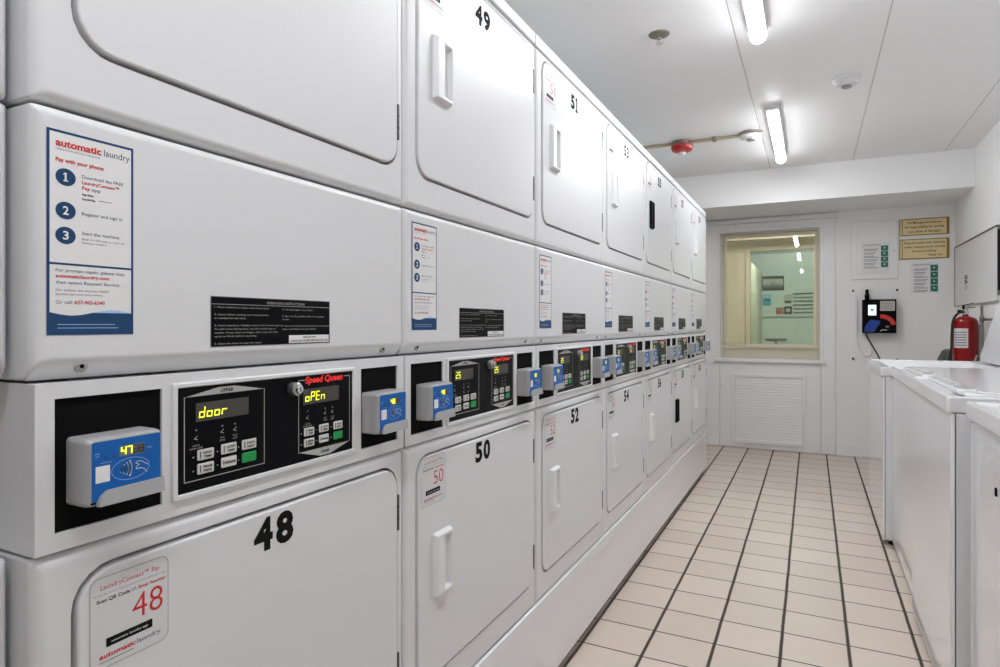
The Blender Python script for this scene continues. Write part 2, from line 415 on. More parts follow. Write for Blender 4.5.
obj('slats', m, g); m = MB(); m.rbox(-.014, -.002, -.01, .30, -.026, 0, 'mint_wall', r=.002, axis='y'); obj('upright', m, g)
m = MB(); m.rbox(-.69+.04, .5, 1.272, 1.285, 9.97, 9.999, 'poster_pale', r=.003, axis='y'); struct('trim_3', m)
g = empty('round_table', (-.45, 9.55, 0), 'grey round table low behind the second window', 'table')
m = MB(); m.lathe([(.10,0.93),(.14,.94),(.145,.955),(.14,.965),(.02,.967)], (0,0,0), 'ink_grey'); obj('tabletop', m, g)
m = MB(); m.lathe([(.05,0),(.05,.015),(.02,.03),(.02,.929)], (0,0,0), 'steel'); obj('pedestal', m, g)

# ------------------------------------------------------------------ stacked dryers
d = .006   # reading offset of measured positions
DU0, DU1, DLZ0, DLZ1, DUZ0, DUZ1 = .044, .657, .385, .875, 1.481, 1.989
DR = .042
def cabinet(z0, z1, dz0, dz1, rtop=.012, rbot=.012):
    def f(mb):
        a0, a1 = .001, W-.001; r = .013
        R = [(a0,a1,z0,z1,.004,-.70),(a0,a1,z0,z1,.004,-r)]
        for t in (0,.25,.5,.75,1):
            s = r*(1-math.cos(t*PI/2)); R.append((a0+s,a1-s,z0+s,z1-s,.004+s*.3,-r+r*math.sin(t*PI/2)))
        gp = .0055
        R.append((DU0-gp, DU1+gp, dz0-gp, dz1+gp, DR+gp, 0)); R.append((DU0-gp, DU1+gp, dz0-gp, dz1+gp, DR+gp, -.040))
        mb.loft(R, 'enamel', 'x')
    return f
def doorslab(z0, z1):
    def f(mb):
        mb.box(-.0405, -.0110, DU0+.06, DU1-.06, z0+.06, z1-.06, 'enamel_door')
        mb.rbox(DU0, DU1, z0, z1, -.0115, .0045, 'enamel_door', r=.0035, rc=DR, both=False)
    return f
def handle(mt):
    def f(mb):   # moulded pull: raised rim with a pocket that opens to the right
        w, h = .073, .142
        mb.loft([(0,w,0,h,.003,.0046),(.001,w-.001,.001,h-.001,.003,.009),(.006,w-.004,.005,h-.005,.003,.0165),(.008,w-.006,.007,h-.007,.003,.0172),
                 (.034,w-.008,.011,h-.012,.003,.0160),(.036,w-.010,.016,h-.020,.002,.0052)], mt, 'x')
    return f
def hinge(mb):
    mb.rbox(0, .0065, 0, .072, -.010, .0055, 'hinge_metal', r=.0012)
    for i in (1,2): mb.box(-.0004, .0069, -.0, .0, 0, 0, 'hinge_metal') if False else mb.rbox(-.0003,.0068,.024*i-.0006,.024*i+.0006,-.0095,.0058,'black_matte',r=.0002)
def one(mb, a, b, w, h, m, n):
    t = w*.36; c = a+w*.45
    mb.poly([(c-t/2,b+h*.1),(c+t/2,b+h*.1),(c+t/2,b+h),(c-t/2,b+h)], m, n); mb.rect(a,b,a+w*.95,b+h*.12,m,n); mb.poly([(a,b+h*.72),(c-t/2,b+h*.80),(c-t/2,b+h),(c-t*.2,b+h),(a,b+h*.84)], m, n)
def numdecal(num, z):
    def f(mb):
        mb.frame('x', (.0046,0,0))
        for i, c in enumerate(str(num)):
            a = .294+i*.043
            if c == '1': one(mb, a+.004, z, .026, .051, 'ink_black', .0003)
            else: mb.text(c, a, z, .051, 'ink_black', n=.0003, w=.0365, bold=.045, fit=True)
    return f
def paysticker(num):
    def f(mb):
        mb.frame('x', (.0046,0,0)); w, h = .101, .116
        mb.poly(rr(0,w,0,h,.012), 'sticker_white', .0002); mb.line(rr(.0015,w-.0015,.0015,h-.0015,.011), .0007, 'ink_grey', .0003, closed=True)
        mb.text('LaundryConnect™ Pay', w/2, .099, .0062, 'ink_red', w=.074, align='c', n=.0004)
        mb.text('To start the machine, follow instructions in the mobile app or scan', w/2, .0925, .0022, 'ink_grey', w=.090, align='c', n=.0004)
        mb.text('Scan QR Code', .009, .0835, .0045, 'ink_black', w=.040, bold=.02, n=.0004); mb.text('OR', .0505, .0835, .0045, 'ink_grey', w=.007, n=.0004)
        mb.text('Enter Number', .060, .0835, .0045, 'ink_red', w=.036, bold=.02, n=.0004)
        mb.text(str(num), .052, .046, .032, 'ink_red', w=.040, n=.0004, fit=True, bold=-.008)
        mb.rect(.020, .026, .078, .037, 'ink_black', .0004); mb.text('automatic laundry app', .026, .0300, .0030, 'ink_white', w=.046, n=.0006)
        mb.text('automatic', .012, .0135, .0062, 'ink_red', w=.044, bold=.03, n=.0004); mb.text('laundry', .058, .0135, .0062, 'navy_ink', w=.031, n=.0004)
        mb.rect(.012, .0085, .054, .0095, 'ink_grey', .0004)
    return f
def poster(mb):
    mb.frame('x', (0,0,0)); w, h = .098, .229
    mb.rect(0,0,w,h,'navy',.0003); mb.rect(.003,.081,w-.003,h-.003,'paper',.0005); mb.rect(.003,.0255,w-.003,.0785,'paper',.0005)
    for i in range(16):
        a, b = .003+(w-.006)*i/16, .003+(w-.006)*(i+1)/16; fz = lambda q: .0255-.0035*math.sin((q-.003)/(w-.006)*2*PI)
        if fz((a+b)/2) < .0255: mb.poly([(a,.0256),(a,fz(a)),(b,fz(b)),(b,.0256)], 'paper', .0005)
        else: mb.poly([(a,.0254),(b,.0254),(b,fz(b)),(a,fz(a))], 'ink_lightblue', .0006)
    mb.text('automatic', .009, .2115, .0080, 'ink_red', w=.050, bold=.035, n=.0007); mb.text('laundry', .062, .2115, .0080, 'navy_ink', w=.031, n=.0007)
    mb.text('responsive service solutions', .009, .2070, .0022, 'navy_ink', w=.048, n=.0007)
    mb.text('Pay with your phone:', .009, .1940, .0046, 'ink_red', w=.053, bold=.03, n=.0007)
    for i, z in enumerate((.1775, .1400, .1120)):
        mb.disc(.0195, z, .0108, 'navy', .0007, ry=.0098); 
        if i: mb.text(str(i+1), .0195, z-.0048, .0098, 'ink_white', align='c', bold=.02, n=.0010, fit=True, w=.0062)
        else: one(mb, .0168, z-.0048, .0055, .0098, 'ink_white', .0010)
    mb.text('Download the FREE', .037, .1800, .0040, 'navy_ink', w=.048, n=.0007); mb.text('LaundryConnect™', .037, .1735, .0040, 'ink_red', w=.043, bold=.02, n=.0007)
    mb.text('Pay', .037, .1670, .0040, 'ink_red', w=.009, bold=.02, n=.0007); mb.text('app', .048, .1670, .0040, 'navy_ink', w=.010, n=.0007)
    mb.text('App Store', .037, .1605, .0026, 'ink_black', w=.013, bold=.02, n=.0007); mb.text('Google Play', .037, .1550, .0026, 'ink_black', w=.015, bold=.02, n=.0007); mb.rect(.056,.1568,.071,.1574,'ink_grey',.0007)
    mb.text('Register and sign in.', .037, .1375, .0040, 'navy_ink', w=.048, n=.0007)
    mb.text('Start the machine.', .037, .1150, .0040, 'navy_ink', w=.044, n=.0007)
    mb.text('Enter the QR code or enter the', .037, .1090, .0024, 'ink_grey', w=.050, n=.0007); mb.text('machine number.', .037, .1048, .0024, 'ink_grey', w=.028, n=.0007)
    mb.text('For prompt repair, please visit:', .009, .0710, .0038, 'navy_ink', w=.078, n=.0007); mb.text('automaticlaundry.com', .009, .0645, .0040, 'ink_red', w=.059, bold=.025, n=.0007)
    mb.text('then select Request Service.', .009, .0575, .0038, 'navy_ink', w=.072, n=.0007)
    mb.text('Our website also features helpful', .009, .0495, .0025, 'ink_grey', w=.058, n=.0007); mb.text('laundry tips and instructions.', .009, .0450, .0025, 'ink_grey', w=.052, n=.0007)
    mb.text('Or call:', .009, .0350, .0042, 'navy_ink', w=.018, n=.0007); mb.text('637-965-6340', .029, .0350, .0042, 'ink_red', w=.034, bold=.02, n=.0007)
    mb.rect(.011,.0115,.075,.0122,'ink_lightblue',.0005); mb.rect(.011,.0075,.079,.0082,'ink_lightblue',.0005)
def plate(mb):
    mb.frame('x', (0,0,0)); w, h = .241, .072
    mb.rect(0,0,w,h,'ink_grey',.0003); mb.rect(.001,.001,w-.001,h-.001,'black_gloss',.0005)
    mb.rect(.001,.0605,w-.001,.0612,'silver_ink',.0006); mb.text('OPERATING INSTRUCTIONS', w/2+.02, .0630, .0040, 'silver_ink', w=.080, align='c', n=.0006)
    L = ['1. Place clothes in dryer and close door.', '', '2. Select fabric setting and temperature', '    as needed for the load.', '', '3. Insert payment. Display shows the minutes given.', '    To add more drying time, use the mobile app or', '    reader. Press start to begin, then wait for the', '    cycle to finish before opening.', '', '4. Open the door to stop the dryer.']
    for i, s in enumerate(L):
        if s: mb.text(s, .006, .0555-i*.0052, .0024, 'silver_ink', w=.00255*len(s.strip())-.004, n=.0006)
    L = ['5. To start again, close door.', '', '6. Do not dry articles with oil or grease', '    on them.', '', '7. Do not overload. Keep the front of the machine', '    clear and follow all care labels.']
    for i, s in enumerate(L):
        if s: mb.text(s, .132, .0545-i*.0052, .0024, 'silver_ink', w=.0024*len(s.strip())-.004, n=.0006)
    mb.rect(.146,.002,w-.003,.0145,'ink_white',.0006); mb.text('IMPORTANT', .192, .0098, .0028, 'ink_black', w=.030, align='c', bold=.02, n=.0009)
    mb.text('CLEAN LINT SCREEN BEFORE EACH USE', .192, .0040, .0030, 'ink_black', w=.086, align='c', bold=.02, n=.0009)
def screw(mb):
    mb.lathe([(.0075,.0),(.0075,.003),(.006,.0042),(.003,.0046)], (0,0,0), 'steel', axis='x', k=16); mb.lathe([(.0028,.0044),(.0028,.0049)], (0,0,0), 'black_matte', axis='x', k=6)
def midpanel(mb):
    a0, a1 = .001, W-.001; z0, z1 = 1.0995, 1.4045; r = .013; R = [(a0,a1,z0,z1,.004,-.70),(a0,a1,z0,z1,.004,-.020)]
    R.append((a0,a1,z0+.004,z1,.004,-.016))
    for t in (0,.25,.5,.75,1):
        s = r*(1-math.cos(t*PI/2)); R.append((a0+s,a1-s,z0+.007+.020*t,z1-s,.004+s*.3,-r+r*math.sin(t*PI/2)))
    mb.loft(R, 'enamel', 'x')
CZ0, CZ1 = .9085, 1.0965
def housing(mb):
    a0, a1 = .0015, W-.0015; U = [a0, .0215, .1495, .5480, .6620, a1]; Z = [.9290, 1.0790]
    mb.box(-.70, -.016, a0, a1, CZ0, CZ1, 'enamel')
    mb.box(-.016, -.003, a0, a1, Z[1], CZ1, 'enamel'); mb.box(-.016, -.003, a0, a1, CZ0, Z[0], 'enamel')
    for p, q in ((U[0],U[1]),(U[2],U[3]),(U[4],U[5])): mb.box(-.016, -.003, p, q, Z[0], Z[1], 'enamel')
    # thin raised face with softened edge
    def bar(p, q, z, zz): mb.loft([(p,q,z,zz,.0002,-.003),(p,q,z,zz,.0002,-.0005),(p,q,z,zz,.0002,0)], 'enamel', 'x')
    R0 = (a0,a1,CZ0,CZ1,.001,-.003)
    bar(a0,a1,Z[1],CZ1); bar(a0,a1,CZ0,Z[0]); bar(U[0],U[1],Z[0],Z[1]); bar(U[2],U[3],Z[0],Z[1]); bar(U[4],U[5],Z[0],Z[1])
def recess(right):
    def f(mb):
        a, b = (.5482, .6618) if right else (.0217, .1493)
        mb.box(-.0158, -.0035, a, b, .9292, 1.0788, 'black_matte')
    return f
def bezel(mb):
    mb.loft([(.162,.529,.9275,1.0845,.004,.0003),(.1625,.5285,.928,1.084,.004,.003),(.164,.527,.9295,1.0825,.003,.0042),(.169,.5215,.9345,1.0785,.002,.0042),(.1705,.520,.936,1.077,.001,.0018)], 'enamel', 'x')
    mb.frame('x', (.002,0,0)); mb.rect(.1705,.936,.520,1.077,'black_gloss',.0004)
def overlay(lower):
    def f(mb):
        mb.frame('x', (.0025,0,0)); o = .205 if lower else 0
        x0, x1 = (.387,.512) if lower else (.1795,.3155); zb, zt = (.9520,1.0700) if lower else (.9500,1.0640)
        if lower:
            mb.line([(x0,zb),(x0,zt),(x0+.016,zt)], .0012, 'silver_ink'); mb.line([(x1-.014,zt),(x1,zt),(x1,zb)], .0012, 'silver_ink')
            c = (x0+x1)/2; mb.poly([(x0,zb),(c-.012,zb-.0135),(c+.012,zb-.0135),(x1,zb)], 'silver_ink'); mb.text('LOWER', c, zb-.009, .0045, 'ink_black', align='c', w=.020, bold=.02, n=.0007)
            mb.text('Speed Queen', (x0+x1)/2-.002, zt-.0055, .0108, 'ink_brand_red', w=.092, align='c', bold=.04, shear=.2, n=.0007)
            dx0, dz0 = x0+.017, 1.031; bx, bz = [.3985,.4340,.4700], [.9680,.9535+.001]
        else:
            mb.line([(x0,zb),(x0,zt)], .0012, 'silver_ink'); mb.line([(x1,zt),(x1,zb)], .0012, 'silver_ink'); mb.line([(x0,zb),(x1,zb)], .0012, 'silver_ink')
            c = (x0+x1)/2; mb.poly([(x0,zt),(x1,zt),(c+.014,zt+.0095),(c-.014,zt+.0095)], 'silver_ink'); mb.text('UPPER', c, zt+.0022, .0048, 'ink_black', align='c', w=.022, bold=.02, n=.0007)
            dx0, dz0 = x0+.020, 1.030; bx, bz = [.1945,.2330,.2705], [.9715,.9560]
        # little indicator marks and their captions
        for q, dx in enumerate((.006,.048,.070) if not lower else (.008,.050,.068)):
            X = x0+.012+dx; mb.disc(X, 1.018, .0012, 'silver_ink', .0006, k=8)
            mb.line([(X-.002,1.010-.003*(q==0)),(X+.002,1.013-.003*(q==0))], .0009, 'silver_ink'); mb.line([(X-.003,1.0095-.003*(q==0)),(X+.002,1.008-.003*(q==0))], .0009, 'silver_ink')
            mb.text(('COOL','DRY','OUT')[q], X, 1.0005-.0045*(q==0), .0024, 'silver_ink', align='c', w=(.012,.007,.008)[q], n=.0006)
            mb.text(('DOWN TIME','TIME','LINT')[q], X, .9965-.0045*(q==0), .0024, 'silver_ink', align='c', w=(.020,.009,.008)[q], n=.0006)
    return f
def keys(lower):
    def f(mb):
        x0 = .387 if lower else .1795
        bx = (.3985,.4335,.4690) if lower else (.1985,.2370,.2730); bz = (.9770,.9590) if lower else (.9760,.9570); bw, bh = (.0235,.0135) if lower else (.0265,.0145)
        names = [['HIGH TEMP','LOW TEMP','NO HEAT'],['PERM PRESS','Delicate','']]
        for r in (0,1):
            for c in (0,1,2):
                green = r == 1 and c == 2; X, Z = bx[c], bz[r]+(.0012 if c else 0)
                mb.rbox(X, X+bw, Z, Z+bh, .0026, .0042, 'key_green' if green else 'key_white', r=.0010, rc=.002)
                mb.frame('x', (.0042,0,0))
                if not green:
                    s = names[r][c].split()
                    mb.line([(X+.0045,Z+.003),(X+.0045,Z+bh-.003)], .0014, 'ink_black', .0003) if c != 1 or r == 0 else None
                    if len(s) == 2: mb.text(s[0], X+bw*.60, Z+bh*.55, .0032, 'ink_black', align='c', w=bw*.52, bold=.03, n=.0003); mb.text(s[1], X+bw*.60, Z+bh*.18, .0032, 'ink_black', align='c', w=bw*.5, bold=.03, n=.0003)
                    else: mb.text(s[0], X+bw*.5, Z+bh*.35, .0045, 'ink_black', align='c', w=bw*.8, bold=.02, n=.0003)
                mb.frame('x', (.0025,0,0)); mb.disc(X-.0055, Z+bh*.4, .0011, 'silver_ink', .0004, k=8)
    return f
def display(lower, s):
    def f(mb):
        x0, z0 = (.3985,1.0290) if lower else (.1985,1.0290); w = .089 if lower else .0870
        if lower: w = .085
        mb.rbox(x0-.002, x0+w, z0, z0+.0255, .0026, .0036, 'led_dim', r=.0005)
        mb.frame('x', (.0036,0,0)); p = .0148 if not lower else .0140
        col = 'led'
        seg(mb, s, x0+.003, z0+.0060, .0074, .0138, .0122, col, .0004, t=.0018)
    return f
def lock(mb):
    mb.lathe([(.0115,.0),(.0115,.006),(.0105,.012),(.0085,.0135)], (0,0,0), 'steel', axis='x', k=24); mb.lathe([(.007,.0136),(.0065,.0175),(.0040,.018)], (0,0,0), 'chrome', axis='x', k=20)
    mb.frame('x', (.0181,0,0)); mb.line([(0,-.003),(0,.003)], .0014, 'black_matte', .0002)
RW, RH, RD = .091, .077, .037
def reader_body(mb):
    mb.loft([(0.002,RW-.002,.001,RH-.001,.004,-.0030),(0,RW,0,RH,.005,-.001),(0,RW,0,RH,.006,RD-.010),(.0012,RW-.0006,.0008,RH-.0010,.006,RD-.004),(.004,RW-.002,.003,RH-.0035,.005,RD-.0006),(.006,RW-.004,.005,RH-.006,.004,RD)], 'reader_grey', 'x')
def reader_face(mb):
    mb.frame('x', (RD,0,0)); mb.poly(rr(.0055,RW-.0038,.006,RH-.0045,.0025), 'blue_face', .0004)
    mb.rect(.0095,.0265,.0255,.0450,'ink_white',.0007)
    e = [( .050+.0225*math.cos(t), .036+.0125*math.sin(t)) for t in [2*PI*i/36 for i in range(36)]]; mb.line(e, .0005, 'ink_lightblue', .0006, closed=True)
    for i, r in enumerate((.0055,.0095,.0135,.0175)):
        arc = [(.0335+r*math.cos(t), .0365+r*math.sin(t)) for t in [(-.52+1.04*j/8) for j in range(9)]]; mb.line(arc, .0015, 'ink_white', .0007)
    mb.line([(.0700,.0280),(.0660,.0325),(.0610,.0345),(.0575,.0335),(.0560,.0355),(.0600,.0385),(.0560,.0405),(.0570,.0425),(.0620,.0425),(.0660,.0400),(.0710,.0365)], .0007, 'ink_white', .0007)
    for a in (.0215,.0300): mb.disc(a, .0535, .0022, 'blue_dark', .0006, k=12)
    mb.text('pay', .0095, .0585, .0022, 'ink_lightblue', n=.0006, w=.005); mb.rect(.0095,.0560,.0135,.0565,'ink_lightblue',.0006); mb.rect(.0150,.0480,.0280,.0484,'ink_lightblue',.0006)
    mb.text('READY', .0705, .0560, .0020, 'ink_lightblue', n=.0006, w=.006); mb.disc(.0725,.0480,.0014,'blue_dark',.0006,k=10)
def reader_disp(num):
    def f(mb):
        mb.frame('x', (RD,0,0)); mb.rect(.0365,.0520,.0665,.0640,'ink_grey',.0007)
        seg(mb, str(num), .0385, .0540, .0050, .0080, .0072, 'led', .0010, t=.0018, slant=.05); seg(mb, '88', .0385+.0144, .0540, .0050, .0080, .0072, 'led_dim', .0010, t=.0014, slant=.05)
    return f
def tray(mb):
    a0, a1 = .0110, RW-.0006; z0 = .0005
    P = [(a0,z0),(a1,z0),(a1,z0+.0175),(a0+.010,z0+.0165),(a0+.003,z0+.0115),(a0,z0+.005)]
    for (x0, x1, k) in ((RD-.001, RD+.0065, 0),):
        vs = [(x0,a,z) for a,z in P]+[(x1-(.0035 if z>z0+.01 else .0015),a+(0 if a>a0+.02 else .001),z) for a,z in P]; n = len(P)
        mb.add(vs, [tuple(range(n)), tuple(range(n,2*n))]+[(i,(i+1)%n,n+(i+1)%n,n+i) for i in range(n)], 'reader_grey')
    mb.frame('x', (RD+.0001,0,0)); mb.rect(.0045,.0035,.0105,.0060,'ink_black',.0006)
def lowercab(mb): cabinet(.3085, .9045, DLZ0, DLZ1)(mb)
def topcap(mb):
    mb.rbox(.001, W-.001, 2.0160, 2.0515, -.70, -.001, 'enamel', r=.004, rc=.004)
DISP = [('door','oPEn'),('25','25'),('25','25'),('25','25'),('20','25'),('18','25'),('25','25')]
WHERE = ['white stacked pair of dryers numbered 47 above and 48 below, nearest in full view',
 'white stacked dryers numbered 49 and 50, second in full view from the camera',
 'white stacked dryers numbered 51 and 52, between units 49-50 and 53-54',
 'white stacked dryers numbered 53 and 54, halfway down the row',
 'white stacked dryers numbered 55 and 56, upper door with a black handle',
 'white stacked dryers numbered 57 and 58, lower door with a black handle',
 'white stacked dryers numbered 59 and 60, last in the row by the far wall']
def dryer(k, y, label, dx=0, detail=True):
    nu, nl = 47+2*k, 48+2*k
    g = empty('stacked_dryer', (XD+dx, y, 0), label, 'dryer', 'stacked dryers along the left wall')
    cpart('lower_cabinet', 'lc', lowercab, g); cpart('upper_cabinet', 'uc', cabinet(1.4085, 2.0105, DUZ0, DUZ1), g)
    mp = cpart('middle_panel', 'mp', midpanel, g); cpart('top_cap', 'tc', topcap, g); 
    if not detail: 
        return g
    cpart('instruction_poster', 'po', poster, mp, (.0002, .013 if k == 0 else .024, 1.150)); cpart('instruction_plate', 'pt', plate, mp, (.0002, .222, 1.130))
    for u in (.053, .622): cpart('screw', 'sc', screw, mp, (-.0090, u, 1.1135))
    ch = cpart('control_housing', 'ch', housing, g); cpart('recess_plate', 'rp0', recess(False), ch); cpart('recess_plate', 'rp1', recess(True), ch)
    cp = cpart('control_panel', 'cp', bezel, g); cp['label'] = 'black control panel in a white bezel'
    cpart('upper_overlay', 'ou', overlay(False), cp); cpart('lower_overlay', 'ol', overlay(True), cp); cpart('keypad', 'ku', keys(False), cp); cpart('keypad', 'kl', keys(True), cp)
    cpart('display', 'du'+DISP[k][0], display(False, DISP[k][0]), cp); cpart('display', 'dl'+DISP[k][1], display(True, DISP[k][1]), cp)
    cpart('key_lock', 'lk', lock, cp, (.002, .374, 1.058))
    for u, num in ((.034 if k == 0 else .044, nu), (.551, nl)):
        rd = cpart('card_reader', 'rb', reader_body, g, (0, u, .9575)); rd['label'] = 'grey card reader with a blue face'
        cpart('label_face', 'rf', reader_face, rd); cpart('display', 'rd%d' % num, reader_disp(num), rd); cpart('tray', 'rt', tray, rd)
    for low in (True, False):
        z0, z1 = (DLZ0, DLZ1) if low else (DUZ0, DUZ1)
        dr = cpart('lower_door' if low else 'upper_door', 'd%d' % low, doorslab(z0, z1), g)
        blk = (k == 4 and not low) or (k == 5 and low)
        if not (k == 0 and False):
            h = cpart('door_handle', 'h%d' % blk, handle('black_matte' if blk else 'plastic_white'), dr, (0, .098, .558 if low else 1.660))
            if blk: h['label'] = 'black plastic handle'
        for z in ((.427, .746) if low else (1.535, 1.858)): cpart('hinge', 'hg', hinge, dr, (0, DU1-.001, z))
        link('number_decal', _num(nl if low else nu, .816 if low else 1.914), dr)
        cpart('payment_sticker', 'ps%d' % (nl if low else nu), paysticker(nl if low else nu), dr, (0, .055 if k == 0 else .051, (.755 if k == 0 else .766) if low else 1.858)).scale = (1, 1, .95 if k == 0 else .93)
    return g
def _num(n, z):
    mb = MB(); numdecal(n, z)(mb); return mb.mesh('number_decal')
DRY = [dryer(k, Y0+k*W+(0,.003,.006,.006,.005,.004,.003)[k], WHERE[k]) for k in range(NU)]
# scuffs on the nearest upper door
# neighbour on the left, set back
nb = dryer(0, Y0-W-.004, 'white stacked dryer set slightly back, only a sliver at the left edge', dx=-.034, detail=False)

g = empty('base_panel', (XD, Y0, 0), 'long glossy white base panel running under the row of stacked dryers', 'base panel')
m = MB(); m.rbox(-.70, NU*W+.004, .030, .3075, -.69, .004, 'enamel_gloss', r=.006, rc=.006); obj('panel_face', m, g)
m = MB(); m.box(-.68, -.022, -.69, NU*W-.01, .0005, .0295, 'black_matte'); obj('toe_recess_shade', m, g)  # black box stands in for the shade in the recess under the panel

# ------------------------------------------------------------------ washers
def washer(y, wd, x, label, open_lid=False, H=.945):
    D = .66
    g = empty('washing_machine', (x, y, 0), label, 'washer', 'top-loading washers along the right wall')
    m = MB(); m.loft([(.0025,wd-.0025,.030,H-.047,.006,-D),(.0025,wd-.0025,.030,H-.047,.006,-.0125)], 'washer_white', 'x'); 
    for i in range(len(m.v)): m.v[i] = (-m.v[i][0], m.v[i][1], m.v[i][2])
    obj('cabinet', m, g)
    m = MB(); m.loft([(.001,wd-.001,.024,H-.049,.010,-.0095),(.001,wd-.001,.024,H-.049,.010,-.008),(.002,wd-.002,.025,H-.050,.010,-.006),(.006,wd-.006,.029,H-.054,.010,-.0015),(.011,wd-.011,.034,H-.059,.010,0)], 'washer_front', 'x')
    for i in range(len(m.v)): m.v[i] = (-m.v[i][0], m.v[i][1], m.v[i][2])
    obj('front_panel', m, g)
    # top deck with raised rim and a well
    m = MB(); a0,a1,b0,b1 = -.010, D+.0, -.0015, wd+.0015
    m.loft([(a0+.003,a1,b0,b1,.008,H-.0445),(a0,a1,b0,b1,.010,H-.042),(a0,a1,b0,b1,.010,H-.006),(a0+.002,a1,b0+.002,b1-.002,.010,H-.002),(a0+.006,a1-.002,b0+.006,b1-.006,.010,H),
            (a0+.016,a1-.02,b0+.018,b1-.018,.012,H),(a0+.020,a1-.03,b0+.024,b1-.024,.012,H-.005),(a0+.055,a1-.12,b0+.055,b1-.055,.05,H-.007)], 'washer_white', 'z', cap1=not open_lid)
    if open_lid:
        m.loft([(a0+.055,a1-.12,b0+.055,b1-.055,.05,H-.007),(a0+.075,a1-.14,b0+.075,b1-.075,.05,H-.03),(a0+.09,a1-.15,b0+.09,b1-.09,.05,H-.045)], 'washer_white', 'z', cap0=False)
    obj('top_deck', m, g)
    def lidmesh(mb, ox):
        mb.rbox(ox, ox+.395, .040, wd-.040, 0, .012, 'washer_white', r=.005, rc=.045, axis='z')
        mb.rbox(ox+.04, ox+.355, .080, wd-.080, .0115, .0140, 'washer_white', r=.002, rc=.06, axis='z')
    if open_lid:
        m = MB(); lidmesh(m, -.395); lid = obj('lid', m, g, loc=(D-.098, 0, H+.006)); lid.rotation_euler = (0, math.radians(106), 0); 
        mm = MB(); mm.rbox(-.02,.02,.05,.085,-.004,.004,'pipe_grey',r=.002,axis='z'); mm.rbox(-.02,.02,wd-.085,wd-.05,-.004,.004,'pipe_grey',r=.002,axis='z'); 
        o = obj('lid_hinge', mm, g, loc=(D-.112, 0, H+.022)); o.rotation_euler = (0, math.radians(106), 0)
    else:
        m = MB(); lidmesh(m, .045); lid = obj('lid', m, g, loc=(0, 0, H-.0065))
        m = MB(); c = .085
        m.rbox(.030, .082, c, c+.17, .004, .022, 'washer_white', r=.007, rc=.02, axis='z'); m.rbox(.040, .072, c+.014, c+.156, .0215, .0235, 'plastic_grey', r=.001, rc=.012, axis='z')
        obj('lid_handle', m, lid)
    # console at the back
    m = MB(); vs = [(D-.045,H-.008),(D+.005,H-.008),(D+.005,1.02),(D-.035,1.02),(D-.040,1.015)] if open_lid else [(D-.085,H-.008),(D+.005,H-.008),(D+.005,1.085),(D-.045,1.085),(D-.055,1.078)]
    n = len(vs); V = [(p[0], .004, p[1]) for p in vs]+[(p[0], wd-.004, p[1]) for p in vs]
    m.add(V, [tuple(range(n)), tuple(range(n,2*n))]+[(i,(i+1)%n,n+(i+1)%n,n+i) for i in range(n)], 'washer_white')
    if not open_lid or True: con = obj('control_console', m, g)
    m = MB()
    ang = math.atan2(.030, .145)
    def q(u, s, n): return (D-.085+s*math.sin(ang)-n*math.cos(ang), u, H+.0+s*math.cos(ang)+n*math.sin(ang))
    m.add([q(u,s,.0015) for u, s in ((.20,.025),(wd-.20,.025),(wd-.20,.125),(.20,.125))], [(0,1,2,3)], 'black_gloss')
    m.add([q(u,s,.0025) for u, s in ((.24,.085),(.32,.085),(.32,.11),(.24,.11))], [(0,1,2,3)], 'led_dim')
    for i in range(4): m.add([q(u,s,.0025) for u, s in ((.23+i*.05,.045),(.265+i*.05,.045),(.265+i*.05,.065),(.23+i*.05,.065))], [(0,1,2,3)], 'key_white')
    if not open_lid: obj('control_display', m, con)
    for lx in (.05, D-.06):
        for ly in (.05, wd-.05):
            m = MB(); m.lathe([(.022,.0005),(.022,.008),(.012,.014),(.010,.029)], (0,0,0), 'rubber', k=16); obj('leg', m, g, loc=(lx, ly, 0))
    return g
w1 = washer(3.835, .860, .335, 'white top-loading washer at the far end with its lid standing open', True, .938)
w2 = washer(2.985, .842, .376, 'white top-loading washer next to the open-lidded one, third from the camera', H=.942)
w3 = washer(2.182, .796, .358, 'white top-loading washer whose glossy front and dark side seam show, second from the camera', H=.955)
w4 = washer(1.285, .842, .392, 'white top-loading washer nearest the camera, cut off by the right edge', H=.950)
# small dark catch on the front of the nearest washer
m = MB(); m.rbox(.558, .568, .755, .775, -.0035, .0005, 'black_matte', r=.001)
o = obj('catch', m, w4)

